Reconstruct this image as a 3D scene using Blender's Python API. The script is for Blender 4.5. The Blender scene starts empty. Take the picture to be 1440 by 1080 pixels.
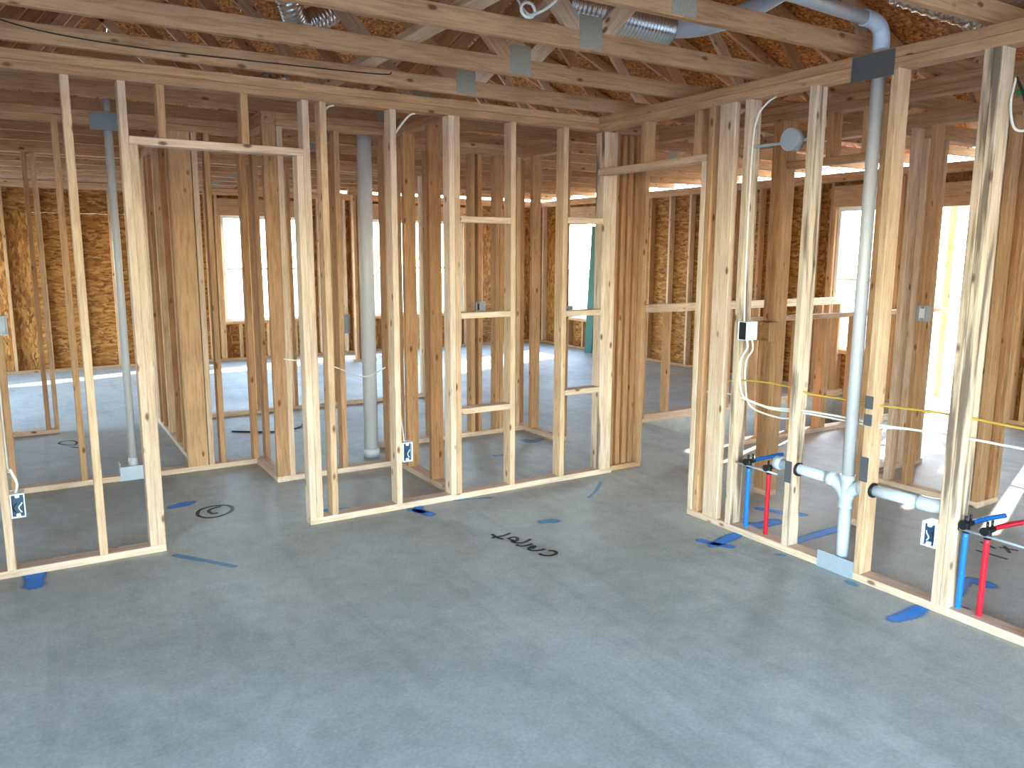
import bpy, bmesh, math, random
from mathutils import Vector, Matrix
random.seed(7)
sc = bpy.context.scene
C = bpy.data.collections.new('framed_house'); sc.collection.children.link(C)

# ------------------------------------------------------------ camera
YAW, PIT, ROLL, FPX = 0.548223, 0.163622, 0.004415, 1105.158
fw = Vector((math.sin(YAW)*math.cos(PIT), math.cos(YAW)*math.cos(PIT), -math.sin(PIT)))
rt = Vector((math.cos(YAW), -math.sin(YAW), 0)); up = rt.cross(fw)
r2 = rt*math.cos(ROLL) + up*math.sin(ROLL); u2 = up*math.cos(ROLL) - rt*math.sin(ROLL)
cd = bpy.data.cameras.new('camera'); cam = bpy.data.objects.new('camera', cd); C.objects.link(cam)
cd.sensor_width = 36; cd.lens = FPX/1440*36; cd.clip_start = .02; cd.clip_end = 300
M = Matrix((r2, u2, -fw)).transposed().to_4x4(); M.translation = Vector((-3.32665, -4.34961, 1.56418)); cam.matrix_world = M
sc.camera = cam

# ------------------------------------------------------------ sky, sun, exposure
sc.view_settings.view_transform = 'Standard'; sc.view_settings.look = 'None'
sc.view_settings.gamma = 1; sc.view_settings.use_curve_mapping = False
sc.view_settings.exposure = 3.3
SUN_EL = math.radians(29); SUN_TO = Vector((.943, .333, 0))          # horizontal direction towards the sun
w = bpy.data.worlds.new('sky'); sc.world = w; w.use_nodes = True
nt = w.node_tree; nt.nodes.clear()
sky = nt.nodes.new('ShaderNodeTexSky'); sky.sky_type = 'NISHITA'; sky.sun_disc = False
sky.sun_elevation = SUN_EL; sky.sun_rotation = math.atan2(SUN_TO.x, SUN_TO.y)
sky.air_density = 1.0; sky.dust_density = .4
bg = nt.nodes.new('ShaderNodeBackground'); bg.inputs['Strength'].default_value = .55
out = nt.nodes.new('ShaderNodeOutputWorld'); nt.links.new(sky.outputs[0], bg.inputs[0]); nt.links.new(bg.outputs[0], out.inputs[0])
sl = bpy.data.lights.new('sun', 'SUN'); sl.energy = 3.0; sl.angle = math.radians(.8); sl.color = (1, .93, .82)
so = bpy.data.objects.new('sun', sl); C.objects.link(so); so.location = (20, 8, 10)
d = -(SUN_TO*math.cos(SUN_EL) + Vector((0, 0, math.sin(SUN_EL)))); so.rotation_euler = d.to_track_quat('-Z', 'Y').to_euler()
sc.cycles.diffuse_bounces = 5; sc.cycles.max_bounces = 12; sc.cycles.transparent_max_bounces = 16

# ------------------------------------------------------------ materials
def lin(r, g, b):
    f = lambda c: (c/255/12.92) if c <= 10 else ((c/255+.055)/1.055)**2.4
    return (f(r), f(g), f(b), 1)
def mat(name):
    m = bpy.data.materials.new(name); m.use_nodes = True; n = m.node_tree.nodes; b = n['Principled BSDF']
    return m, m.node_tree, b
def N(t, typ, **kw):
    n = t.nodes.new(typ)
    for k, v in kw.items(): setattr(n, k, v)
    return n
def plain(name, col, rough=.5, metal=0, spec=.4, noise=.0, nscale=20):
    m, t, b = mat(name); b.inputs['Roughness'].default_value = rough; b.inputs['Metallic'].default_value = metal
    b.inputs['Specular IOR Level'].default_value = spec
    tc = N(t, 'ShaderNodeTexCoord'); no = N(t, 'ShaderNodeTexNoise'); no.inputs['Scale'].default_value = nscale; no.inputs['Detail'].default_value = 4
    t.links.new(tc.outputs['Object'], no.inputs['Vector'])
    hs = N(t, 'ShaderNodeMix', data_type='RGBA'); hs.inputs[6].default_value = tuple(c*(1-noise) for c in col[:3])+(1,)
    hs.inputs[7].default_value = tuple(min(1, c*(1+noise)) for c in col[:3])+(1,)
    t.links.new(no.outputs[0], hs.inputs[0]); t.links.new(hs.outputs[2], b.inputs['Base Color'])
    return m
def wood(name, ca, cb, cg, knots=True, stain=False):
    m, t, b = mat(name); L = t.links
    tc = N(t, 'ShaderNodeTexCoord'); oi = N(t, 'ShaderNodeObjectInfo')
    off = N(t, 'ShaderNodeVectorMath', operation='SCALE'); off.inputs[0].default_value = (37, 61, 83); L.new(oi.outputs['Random'], off.inputs['Scale'])
    ad = N(t, 'ShaderNodeVectorMath', operation='ADD'); L.new(tc.outputs['Object'], ad.inputs[0]); L.new(off.outputs[0], ad.inputs[1])
    mp = N(t, 'ShaderNodeMapping'); mp.inputs['Scale'].default_value = (1, 1, .07); L.new(ad.outputs[0], mp.inputs['Vector'])
    wv = N(t, 'ShaderNodeTexNoise'); wv.inputs['Scale'].default_value = 70; wv.inputs['Detail'].default_value = 5; wv.inputs['Roughness'].default_value = .6; wv.inputs['Distortion'].default_value = .6
    L.new(mp.outputs[0], wv.inputs['Vector'])
    big = N(t, 'ShaderNodeTexNoise'); big.inputs['Scale'].default_value = 3.0; big.inputs['Detail'].default_value = 2; L.new(ad.outputs[0], big.inputs['Vector'])
    base = N(t, 'ShaderNodeMix', data_type='RGBA'); base.inputs[6].default_value = ca; base.inputs[7].default_value = cb; L.new(oi.outputs['Random'], base.inputs[0])
    rp = N(t, 'ShaderNodeMapRange'); rp.inputs[1].default_value = .42; rp.inputs[2].default_value = .72; L.new(wv.outputs[0], rp.inputs[0])
    gr = N(t, 'ShaderNodeMix', data_type='RGBA', blend_type='MULTIPLY'); gr.inputs[7].default_value = cg; L.new(rp.outputs[0], gr.inputs[0]); L.new(base.outputs[2], gr.inputs[6])
    b2 = N(t, 'ShaderNodeMapRange'); b2.inputs[1].default_value = .3; b2.inputs[2].default_value = .7; b2.inputs[3].default_value = .86; b2.inputs[4].default_value = 1.08; L.new(big.outputs[0], b2.inputs[0])
    ml = N(t, 'ShaderNodeVectorMath', operation='SCALE'); L.new(gr.outputs[2], ml.inputs[0]); L.new(b2.outputs[0], ml.inputs['Scale'])
    last = ml.outputs[0]
    if knots:
        mk = N(t, 'ShaderNodeMapping'); mk.inputs['Scale'].default_value = (11.0, 11.0, 5.0); L.new(ad.outputs[0], mk.inputs['Vector'])
        vo = N(t, 'ShaderNodeTexVoronoi'); vo.inputs['Scale'].default_value = 1.0; L.new(mk.outputs[0], vo.inputs['Vector'])
        kr = N(t, 'ShaderNodeMapRange'); kr.inputs[1].default_value = .07; kr.inputs[2].default_value = .15; kr.inputs[3].default_value = .85; kr.inputs[4].default_value = 0; L.new(vo.outputs['Distance'], kr.inputs[0])
        kx = N(t, 'ShaderNodeMix', data_type='RGBA'); kx.inputs[7].default_value = lin(92, 52, 26); L.new(kr.outputs[0], kx.inputs[0]); L.new(last, kx.inputs[6]); last = kx.outputs[2]
    if stain:
        ms = N(t, 'ShaderNodeMapping'); ms.inputs['Scale'].default_value = (22, 22, 1.6); L.new(ad.outputs[0], ms.inputs['Vector'])
        ns = N(t, 'ShaderNodeTexNoise'); ns.inputs['Scale'].default_value = 1; ns.inputs['Detail'].default_value = 5; L.new(ms.outputs[0], ns.inputs['Vector'])
        sr = N(t, 'ShaderNodeMapRange'); sr.inputs[1].default_value = .52; sr.inputs[2].default_value = .62; sr.inputs[4].default_value = .8; L.new(ns.outputs[0], sr.inputs[0])
        sx = N(t, 'ShaderNodeMix', data_type='RGBA'); sx.inputs[7].default_value = lin(84, 70, 60); L.new(sr.outputs[0], sx.inputs[0]); L.new(last, sx.inputs[6]); last = sx.outputs[2]
    L.new(last, b.inputs['Base Color']); b.inputs['Roughness'].default_value = .72; b.inputs['Specular IOR Level'].default_value = .25
    bp = N(t, 'ShaderNodeBump'); bp.inputs['Strength'].default_value = .15; bp.inputs['Distance'].default_value = .002; L.new(wv.outputs[0], bp.inputs['Height']); L.new(bp.outputs[0], b.inputs['Normal'])
    return m
def osb_mat(name, cols):
    m, t, b = mat(name); L = t.links
    tc = N(t, 'ShaderNodeTexCoord'); oi = N(t, 'ShaderNodeObjectInfo')
    off = N(t, 'ShaderNodeVectorMath', operation='SCALE'); off.inputs[0].default_value = (17, 23, 31); L.new(oi.outputs['Random'], off.inputs['Scale'])
    ad = N(t, 'ShaderNodeVectorMath', operation='ADD'); L.new(tc.outputs['Object'], ad.inputs[0]); L.new(off.outputs[0], ad.inputs[1])
    wr = N(t, 'ShaderNodeTexNoise'); wr.inputs['Scale'].default_value = 9; L.new(ad.outputs[0], wr.inputs['Vector'])
    a2 = N(t, 'ShaderNodeVectorMath', operation='SCALE'); a2.inputs['Scale'].default_value = .05; L.new(wr.outputs['Color'], a2.inputs[0])
    a3 = N(t, 'ShaderNodeVectorMath', operation='ADD'); L.new(ad.outputs[0], a3.inputs[0]); L.new(a2.outputs[0], a3.inputs[1])
    rot = [(0, 0, 0), (.7, .6, .3), (-.6, -.8, .9)]; prev = None
    for i, r in enumerate(rot):
        mp = N(t, 'ShaderNodeMapping'); mp.inputs['Rotation'].default_value = r; mp.inputs['Scale'].default_value = (42, 42, 11); L.new(a3.outputs[0], mp.inputs['Vector'])
        vo = N(t, 'ShaderNodeTexVoronoi'); vo.inputs['Scale'].default_value = 1; L.new(mp.outputs[0], vo.inputs['Vector'])
        sp = N(t, 'ShaderNodeSeparateColor'); L.new(vo.outputs['Color'], sp.inputs[0])
        cr = N(t, 'ShaderNodeValToRGB'); e = cr.color_ramp.elements; e[0].color = cols[0]; e[1].color = cols[3]
        for p, cc in ((.35, cols[1]), (.7, cols[2])): q = e.new(p); q.color = cc
        L.new(sp.outputs[0], cr.inputs[0])
        if prev is None: prev = cr.outputs[0]
        else:
            mx = N(t, 'ShaderNodeMix', data_type='RGBA'); gt = N(t, 'ShaderNodeMath', operation='GREATER_THAN'); gt.inputs[1].default_value = .55
            L.new(sp.outputs[1], gt.inputs[0]); L.new(gt.outputs[0], mx.inputs[0]); L.new(prev, mx.inputs[6]); L.new(cr.outputs[0], mx.inputs[7]); prev = mx.outputs[2]
    L.new(prev, b.inputs['Base Color']); b.inputs['Roughness'].default_value = .7; b.inputs['Specular IOR Level'].default_value = .25
    return m
def concrete():
    m, t, b = mat('concrete'); L = t.links
    tc = N(t, 'ShaderNodeTexCoord')
    n1 = N(t, 'ShaderNodeTexNoise'); n1.inputs['Scale'].default_value = .9; n1.inputs['Detail'].default_value = 6; n1.inputs['Roughness'].default_value = .6; n1.inputs['Distortion'].default_value = .5
    n2 = N(t, 'ShaderNodeTexNoise'); n2.inputs['Scale'].default_value = 9; n2.inputs['Detail'].default_value = 8; n2.inputs['Roughness'].default_value = .7
    n3 = N(t, 'ShaderNodeTexNoise'); n3.inputs['Scale'].default_value = 70; n3.inputs['Detail'].default_value = 4
    mp = N(t, 'ShaderNodeMapping'); mp.inputs['Scale'].default_value = (1, .16, 1); mp.inputs['Rotation'].default_value = (0, 0, .5)
    n4 = N(t, 'ShaderNodeTexNoise'); n4.inputs['Scale'].default_value = 5; n4.inputs['Detail'].default_value = 6; n4.inputs['Distortion'].default_value = 1.0
    for n in (n1, n2, n3): L.new(tc.outputs['Object'], n.inputs['Vector'])
    L.new(tc.outputs['Object'], mp.inputs['Vector']); L.new(mp.outputs[0], n4.inputs['Vector'])
    r1 = N(t, 'ShaderNodeValToRGB'); e = r1.color_ramp.elements; e[0].position = .3; e[0].color = lin(164, 167, 160); e[1].position = .72; e[1].color = lin(196, 201, 196); L.new(n1.outputs[0], r1.inputs[0])
    def mul(prev, src, lo, hi, a, bb):
        r = N(t, 'ShaderNodeMapRange'); r.inputs[1].default_value = lo; r.inputs[2].default_value = hi; r.inputs[3].default_value = a; r.inputs[4].default_value = bb; L.new(src, r.inputs[0])
        v = N(t, 'ShaderNodeVectorMath', operation='SCALE'); L.new(prev, v.inputs[0]); L.new(r.outputs[0], v.inputs['Scale']); return v.outputs[0]
    o = mul(r1.outputs[0], n2.outputs[0], .3, .7, .84, 1.1); o = mul(o, n3.outputs[0], .3, .7, .88, 1.08); o = mul(o, n4.outputs[0], .32, .5, .86, 1.0)
    L.new(o, b.inputs['Base Color']); b.inputs['Roughness'].default_value = .62; b.inputs['Specular IOR Level'].default_value = .35
    bp = N(t, 'ShaderNodeBump'); bp.inputs['Strength'].default_value = .2; bp.inputs['Distance'].default_value = .004; L.new(n2.outputs[0], bp.inputs['Height']); L.new(bp.outputs[0], b.inputs['Normal'])
    return m
def spray(name, col):
    m, t, b = mat(name); L = t.links; b.inputs['Base Color'].default_value = col; b.inputs['Roughness'].default_value = .6
    at = N(t, 'ShaderNodeAttribute', attribute_name='cover'); tc = N(t, 'ShaderNodeTexCoord')
    no = N(t, 'ShaderNodeTexNoise'); no.inputs['Scale'].default_value = 60; no.inputs['Detail'].default_value = 5; L.new(tc.outputs['Object'], no.inputs['Vector'])
    s = N(t, 'ShaderNodeMath', operation='MULTIPLY_ADD'); s.inputs[1].default_value = .5; s.inputs[2].default_value = -.25; L.new(no.outputs[0], s.inputs[0])
    a = N(t, 'ShaderNodeMath', operation='ADD', use_clamp=True); L.new(at.outputs['Fac'], a.inputs[0]); L.new(s.outputs[0], a.inputs[1])
    L.new(a.outputs[0], b.inputs['Alpha']); return m

PINE = wood('pine_lumber', lin(178, 136, 99), lin(198, 156, 117), (.68, .57, .47, 1))
PINE_PALE = wood('pale_spruce', lin(204, 175, 148), lin(219, 193, 168), (.74, .63, .53, 1))
WANE = wood('weathered_lumber_with_bark', lin(198, 174, 150), lin(212, 190, 166), (.74, .64, .55, 1), True, True)
PINE_MID = wood('pale_pine', lin(198, 162, 128), lin(212, 180, 148), (.71, .60, .50, 1))
FIR = wood('red_fir', lin(172, 126, 88), lin(192, 146, 104), (.68, .54, .42, 1))
OSB = osb_mat('osb_wall', [lin(100, 60, 24), lin(136, 86, 36), lin(152, 100, 46), lin(176, 126, 68)])
ROOF = osb_mat('osb_roof', [lin(90, 50, 18), lin(138, 82, 30), lin(160, 98, 40), lin(188, 130, 66)])
CONC = concrete()
BLUE = spray('blue_spray_paint', lin(16, 132, 224)); FAINT = spray('faint_blue_chalk', lin(84, 156, 206)); BLACK = plain('black_marker', lin(18, 18, 22), .6)
PVC = plain('white_pvc', lin(190, 199, 210), .32, spec=.5, noise=.02); PVCG = plain('grey_pvc', lin(192, 190, 192), .4, spec=.5, noise=.04)
GALV = plain('galvanised_steel', lin(168, 178, 188), .45, .3, noise=.12, nscale=60); GALVD = plain('dull_steel_shield', lin(110, 116, 122), .5, .7, noise=.1, nscale=30)
GUSS = plain('gusset_steel', lin(158, 150, 136), .55, .25, noise=.35, nscale=120)
FOIL = plain('foil_duct', lin(214, 214, 214), .25, .95, noise=.05)
WHT = plain('white_plastic', lin(232, 234, 236), .35, noise=.01); BOXB = plain('blue_box_plastic', lin(30, 62, 92), .45, noise=.05); BOXG = plain('grey_box_plastic', lin(150, 152, 156), .5, noise=.05)
BLK = plain('black_fitting', lin(22, 24, 28), .4, noise=.05); BLKIN = plain('dark_inside', lin(24, 26, 30), .7)
PEXB = plain('blue_pex', lin(24, 108, 196), .35, noise=.04); PEXR = plain('red_pex', lin(196, 26, 44), .35, noise=.04)
ROMEX = plain('white_cable_sheath', lin(226, 224, 216), .45, noise=.02); ROMEXY = plain('yellow_cable_sheath', lin(196, 158, 62), .45, noise=.03)
GREEN = plain('green_board', lin(40, 92, 84), .6, noise=.1); GREENB = plain('green_bracket', lin(26, 110, 62), .5, noise=.1)
VINYL = plain('window_vinyl', lin(236, 236, 232), .4, noise=.01)
SOIL = plain('sandy_yard_soil', lin(172, 170, 162), .9, spec=.1, noise=.15, nscale=3)
def glass():
    m = bpy.data.materials.new('window_glass'); m.use_nodes = True; t = m.node_tree; t.nodes.clear()
    tr = N(t, 'ShaderNodeBsdfTransparent'); tr.inputs[0].default_value = (.95, .97, .96, 1); gl = N(t, 'ShaderNodeBsdfGlossy'); gl.inputs['Roughness'].default_value = .02
    mx = N(t, 'ShaderNodeMixShader'); mx.inputs[0].default_value = .06; o = N(t, 'ShaderNodeOutputMaterial')
    t.links.new(tr.outputs[0], mx.inputs[1]); t.links.new(gl.outputs[0], mx.inputs[2]); t.links.new(mx.outputs[0], o.inputs[0]); return m
GLASS = glass()

# ------------------------------------------------------------ helpers
def tag(o, label=None, cat=None, group=None, kind=None):
    if label: o['label'] = label
    if cat: o['category'] = cat
    if group: o['group'] = group
    if kind: o['kind'] = kind
    return o
def empty(name, loc, label=None, cat=None, group=None, kind=None):
    o = bpy.data.objects.new(name, None); C.objects.link(o); o.location = loc; o.empty_display_size = .1
    return tag(o, label, cat, group, kind)
def link(name, me, m, parent=None, loc=(0, 0, 0), rot=None):
    if m and not me.materials: me.materials.append(m)
    o = bpy.data.objects.new(name, me); C.objects.link(o)
    if parent is not None:
        o.parent = parent; base = Vector((0, 0, 0)); q = parent
        while q is not None: base += q.location; q = q.parent
        o.location = Vector(loc) - base
    else: o.location = loc
    if rot is not None: o.rotation_euler = rot
    return o
MC = {}
def bar_mesh(w_, d_, l_, m, ch=None):
    key = (round(w_, 3), round(d_, 3), round(l_, 3), m.name)
    if key in MC: return MC[key]
    c = min(.003, w_*.2, d_*.2) if ch is None else ch; a, b = w_/2, d_/2
    ring = [(a-c, -b), (a, -b+c), (a, b-c), (a-c, b), (-a+c, b), (-a, b-c), (-a, -b+c), (-a+c, -b)]
    vs = [(x, y, -l_/2) for x, y in ring] + [(x, y, l_/2) for x, y in ring]
    fs = [(i, (i+1) % 8, 8+(i+1) % 8, 8+i) for i in range(8)] + [tuple(range(7, -1, -1)), tuple(range(8, 16))]
    me = bpy.data.meshes.new('bar'); me.from_pydata(vs, [], fs); me.update(); me.materials.append(m); MC[key] = me; return me
H90 = math.pi/2
def bar(parent, name, x0, x1, y0, y1, z0, z1, m=None, label=None, tilt=0):
    m = m or PINE; dx, dy, dz = x1-x0, y1-y0, z1-z0; ctr = ((x0+x1)/2, (y0+y1)/2, (z0+z1)/2)
    if dz >= dx and dz >= dy: me, rot = bar_mesh(dx, dy, dz, m), (tilt*random.uniform(-1, 1), tilt*random.uniform(-1, 1), 0)
    elif dx >= dy: me, rot = bar_mesh(dz, dy, dx, m), (0, H90, 0)
    else: me, rot = bar_mesh(dx, dz, dy, m), (-H90, 0, 0)
    o = link(name, me, None, parent, ctr, rot)
    if label: o['label'] = label
    return o
def beam(parent, name, p, q, w_, d_, m, label=None, roll=0):
    p, q = Vector(p), Vector(q); v = q-p; me = bar_mesh(w_, d_, v.length, m)
    o = link(name, me, None, parent, (p+q)/2); o.rotation_euler = (v.to_track_quat('Z', 'Y') @ Matrix.Rotation(roll, 4, 'Z').to_quaternion()).to_euler()
    if label: o['label'] = label
    return o
def smooth(pts, n=6):
    pts = [Vector(p) for p in pts]; outp = []
    for i in range(len(pts)-1):
        p0 = pts[max(i-1, 0)]; p1 = pts[i]; p2 = pts[i+1]; p3 = pts[min(i+2, len(pts)-1)]
        for k in range(n):
            t = k/n; outp.append(.5*((2*p1)+(p2-p0)*t+(2*p0-5*p1+4*p2-p3)*t*t+(3*p1-p0-3*p2+p3)*t**3))
    outp.append(pts[-1]); return outp
def tube_mesh(pts, r, seg=12, caps=True, rad=None):
    pts = [Vector(p) for p in pts]; vs, fs = [], []; u = None
    for i, p in enumerate(pts):
        t = (pts[min(i+1, len(pts)-1)]-pts[max(i-1, 0)]).normalized()
        if u is None: u = t.cross(Vector((0, 0, 1)) if abs(t.z) < .9 else Vector((1, 0, 0))).normalized()
        u = (u-t*u.dot(t)).normalized(); v = t.cross(u); rr = rad[i] if rad else r
        for k in range(seg):
            a = 2*math.pi*k/seg; vs.append(p+(u*math.cos(a)+v*math.sin(a))*rr)
    for i in range(len(pts)-1):
        for k in range(seg): fs.append((i*seg+k, i*seg+(k+1) % seg, (i+1)*seg+(k+1) % seg, (i+1)*seg+k))
    if caps: fs.append(tuple(range(seg-1, -1, -1))); fs.append(tuple(range((len(pts)-1)*seg, len(pts)*seg)))
    me = bpy.data.meshes.new('tube'); me.from_pydata(vs, [], fs); me.update()
    for p in me.polygons: p.use_smooth = len(p.vertices) == 4
    return me
def tube(parent, name, pts, r, m, seg=12, rad=None, label=None):
    ctr = Vector(pts[0]); me = tube_mesh([Vector(p)-ctr for p in pts], r, seg, True, rad); o = link(name, me, m, parent, ctr)
    if label: o['label'] = label
    return o

HT, P1, P0 = 2.467, 2.4225, 2.378      # wall top, plate joint, underside of the double plate
TW = .089; ST = .038

def wall(name, axis, c, a0, a1, studs, label, gaps=(), m=PINE, top=(None, None), ztop=None, bottom=True, depth=TW):
    """stud wall: axis 'x' fills y c..c+depth, axis 'y' fills x c..c+depth; studs = lower edges, or (edge, z0, z1)"""
    par = empty(name, (a0, c, 0) if axis == 'x' else (c, a0, 0), label, 'wall', kind='structure')
    def piece(nm, s0, s1, z0, z1, mm=m, e0=c, e1=c+depth, tilt=0):
        return bar(par, nm, s0, s1, e0, e1, z0, z1, mm, tilt=tilt) if axis == 'x' else bar(par, nm, e0, e1, s0, s1, z0, z1, mm, tilt=tilt)
    par_piece[name] = piece
    if bottom:
        segs = [(a0, a1)]
        for g0, g1 in gaps:
            segs = [s for (p, q) in segs for s in ((p, min(q, g0)), (max(p, g1), q)) if s[1]-s[0] > .02]
        for p, q in segs: piece('bottom_plate', p, q, 0, .038, PINE_PALE)
    if ztop is None:
        t0 = a0 if top[0] is None else top[0]; t1 = a1 if top[1] is None else top[1]
        piece('top_plate', t0, t1, P0, P1, PINE); piece('top_plate', t0, t1, P1+.001, HT, PINE)
    for s in studs:
        if isinstance(s, tuple): e, z0, z1 = s[:3]; mm = s[3] if len(s) > 3 else m
        else: e, z0, z1, mm = s, .038, (P0 if ztop is None else ztop), random.choice((PINE_MID, PINE_MID, PINE_PALE)) if name in ('wall_left', 'wall_right') else (random.choice((m, m, PINE_MID)) if m is PINE else m)
        piece('stud' if z1-z0 > 1.2 else 'cripple_stud', e, e+ST, z0+.0005, z1-.0005, mm, tilt=.0012)
    return par
par_piece = {}

# ------------------------------------------------------------ floor slab with stair hole
XW, XE, YS, YN = -5.6, 4.5, -8.0, 7.6
def floor():
    xs = [XW-.2, 1.53, 4.3, XE+.2]; ys = [YS-.2, .19, 1.2, YN+.2]; vs, fs = [], []
    for y in ys:
        for x in xs: vs.append((x, y, 0))
    for j in range(3):
        for i in range(3):
            if (i, j) != (1, 1): fs.append((j*4+i, j*4+i+1, j*4+i+5, j*4+i+4))
    n = len(vs); hx0, hx1, hy0, hy1 = 1.53, 4.3, .19, 1.2
    vs += [(hx0, hy0, 0), (hx1, hy0, 0), (hx1, hy1, 0), (hx0, hy1, 0), (hx0, hy0, -1.5), (hx1, hy0, -1.5), (hx1, hy1, -1.5), (hx0, hy1, -1.5)]
    for i in range(4): fs.append((n+i, n+4+i, n+4+(i+1) % 4, n+(i+1) % 4))
    fs.append((n+4, n+5, n+6, n+7))
    m0 = len(vs); ox0, ox1, oy0, oy1 = xs[0], xs[3], ys[0], ys[3]     # slab edge
    vs += [(ox0, oy0, 0), (ox1, oy0, 0), (ox1, oy1, 0), (ox0, oy1, 0), (ox0, oy0, -.2), (ox1, oy0, -.2), (ox1, oy1, -.2), (ox0, oy1, -.2)]
    for i in range(4): fs.append((m0+i, m0+(i+1) % 4, m0+4+(i+1) % 4, m0+4+i))
    me = bpy.data.meshes.new('floor'); me.from_pydata(vs, [], fs); me.update()
    return tag(link('floor', me, CONC), 'smooth grey concrete slab floor with blue paint and black marker marks', 'floor', kind='structure')
FLOOR = floor()
g = bpy.data.meshes.new('ground')
def ring_mesh(me, inner, outer, z):
    (a, b, c_, d_), (A, B, C2, D) = inner, outer
    vs = [(a, c_, z), (b, c_, z), (b, d_, z), (a, d_, z), (A, C2, z), (B, C2, z), (B, D, z), (A, D, z)]
    me.from_pydata(vs, [], [(4, 5, 1, 0), (5, 6, 2, 1), (6, 7, 3, 2), (7, 4, 0, 3)]); me.update()
ring_mesh(g, (XW-.2, XE+.2, YS-.2, YN+.2), (-60, 60, -60, 60), -.15)
tag(link('ground', g, SOIL), 'bare pale sandy yard outside the house', 'ground', kind='structure')

# ------------------------------------------------------------ exterior walls: 2x4 framing, OSB sheets, openings
def ext_wall(name, axis, c, sgn, a0, a1, openings, label, seam=.85):
    """c = inside face; sgn = outward direction along the other axis"""
    par = empty(name, (a0, c, 0) if axis == 'x' else (c, a0, 0), label, 'wall', kind='structure')
    def piece(nm, s0, s1, z0, z1, m=PINE, o0=0., o1=TW, tilt=0):
        e0, e1 = sorted((c+sgn*o0, c+sgn*o1))
        return bar(par, nm, s0, s1, e0, e1, z0, z1, m, tilt=tilt) if axis == 'x' else bar(par, nm, e0, e1, s0, s1, z0, z1, m, tilt=tilt)
    segs = [(a0, a1)]
    for (o0, o1, z0, z1) in openings:
        if z0 < .05: segs = [s for (p, q) in segs for s in ((p, min(q, o0)), (max(p, o1), q)) if s[1]-s[0] > .02]
    for p, q in segs: piece('bottom_plate', p, q, 0, .038)
    piece('top_plate', a0, a1, P0, P1); piece('top_plate', a0, a1, P1+.001, HT)
    s = a0
    while s < a1-.03:
        op = [o for o in openings if o[0]-.08 < s+ST and s < o[1]+.08]
        if not op: piece('stud', s, s+ST, .038, P0, random.choice((PINE, PINE_PALE)))
        else:
            o0, o1, z0, z1 = op[0]
            if o0-.01 < s and s+ST < o1+.01:
                if z0 > .2: piece('cripple_stud', s, s+ST, .038, z0-.038)
        s += .406
    for (o0, o1, z0, z1) in openings:
        for e in (o0-.038, o1): piece('trimmer_stud', e, e+ST, .038, z1)
        for e in (o0-.0765, o1+.0385): piece('stud', e, e+ST, .038, P0)
        piece('header', o0-.038, o1+.038, z1+.0005, min(z1+.235, P0), PINE)
        if z0 > .2: piece('sill_plate', o0, o1, z0-.038, z0)
    # sheets, 2.44 x 1.22 laid flat, cut round the openings
    brk = sorted({a0-.1, a1+.1} | {round(a0-.1+2.44*k, 3) for k in range(1, 8) if a0-.1+2.44*k < a1} | {o[0] for o in openings} | {o[1] for o in openings})
    for p, q in zip(brk, brk[1:]):
        mid = (p+q)/2; free = [(-.12, HT+.02)]
        for (o0, o1, z0, z1) in openings:
            if o0 <= mid <= o1: free = [f for (u, v) in free for f in ((u, min(v, z0)), (max(u, z1), v)) if f[1]-f[0] > .03]
        for (u, v) in free:
            cuts = [u]+[z for z in (seam, seam+1.22) if u < z < v]+[v]
            for z0, z1 in zip(cuts, cuts[1:]): piece('osb_sheet', p+.0002, q-.0002, z0+.0002, z1-.0002, OSB, TW+.001, TW+.013)
    return par, piece
def window(n, axis, c, sgn, o0, o1, z0, z1, label, mull=True):
    """white vinyl window set in the opening, with panes"""
    par = empty('window_%d' % n, (o0, c, z0) if axis == 'x' else (c, o0, z0), label, 'window', 'windows of the outside walls', 'structure')
    def piece(nm, s0, s1, a, b, m, e0, e1):
        y0, y1 = sorted((c+sgn*e0, c+sgn*e1))
        return bar(par, nm, s0, s1, y0, y1, a, b, m) if axis == 'x' else bar(par, nm, y0, y1, s0, s1, a, b, m)
    f = .045
    for nm, s0, s1, a, b in (('window_frame', o0, o0+f, z0, z1), ('window_frame', o1-f, o1, z0, z1), ('window_frame', o0+f, o1-f, z0, z0+f), ('window_frame', o0+f, o1-f, z1-f, z1)):
        piece(nm, s0, s1, a, b, VINYL, .04, .10)
    zm = (z0+z1)/2
    if mull: piece('meeting_rail', o0+f, o1-f, zm-.015, zm+.015, VINYL, .05, .09)
    ps = [(z0+f, zm-.015), (zm+.015, z1-f)] if mull else [(z0+f, z1-f)]
    for a, b in ps: piece('window_pane', o0+f, o1-f, a, b, GLASS, .068, .072)
    portal(axis, c+sgn*.12, -sgn, o0, o1, z0, z1)
def portal(axis, c, face, o0, o1, z0, z1):
    l = bpy.data.lights.new('daylight_portal', 'AREA'); l.shape = 'RECTANGLE'; l.size = o1-o0; l.size_y = z1-z0; l.cycles.is_portal = True
    o = bpy.data.objects.new('daylight_portal', l); C.objects.link(o)
    dirv = Vector((0, face, 0)) if axis == 'x' else Vector((face, 0, 0))
    o.location = ((o0+o1)/2, c, (z0+z1)/2) if axis == 'x' else (c, (o0+o1)/2, (z0+z1)/2); o.rotation_euler = dirv.to_track_quat('-Z', 'Z').to_euler()
NO = [(-.92, .24, .57, 2.1), (1.1, 3.0, .57, 2.1)]
ext_wall('wall_north', 'x', YN, 1, XW, XE, [(-5.2, -4.2, .57, 2.1)]+NO, 'far outside wall of studs and OSB sheathing with tall bright windows')
EO = [(-1.02, -.84, .6, 2.0), (-.5, -.34, .05, 2.0), (-.02, .38, 0, 2.05), (.75, 1.48, .5, 2.1), (5.85, 6.9, .5, 2.1)]
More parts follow.
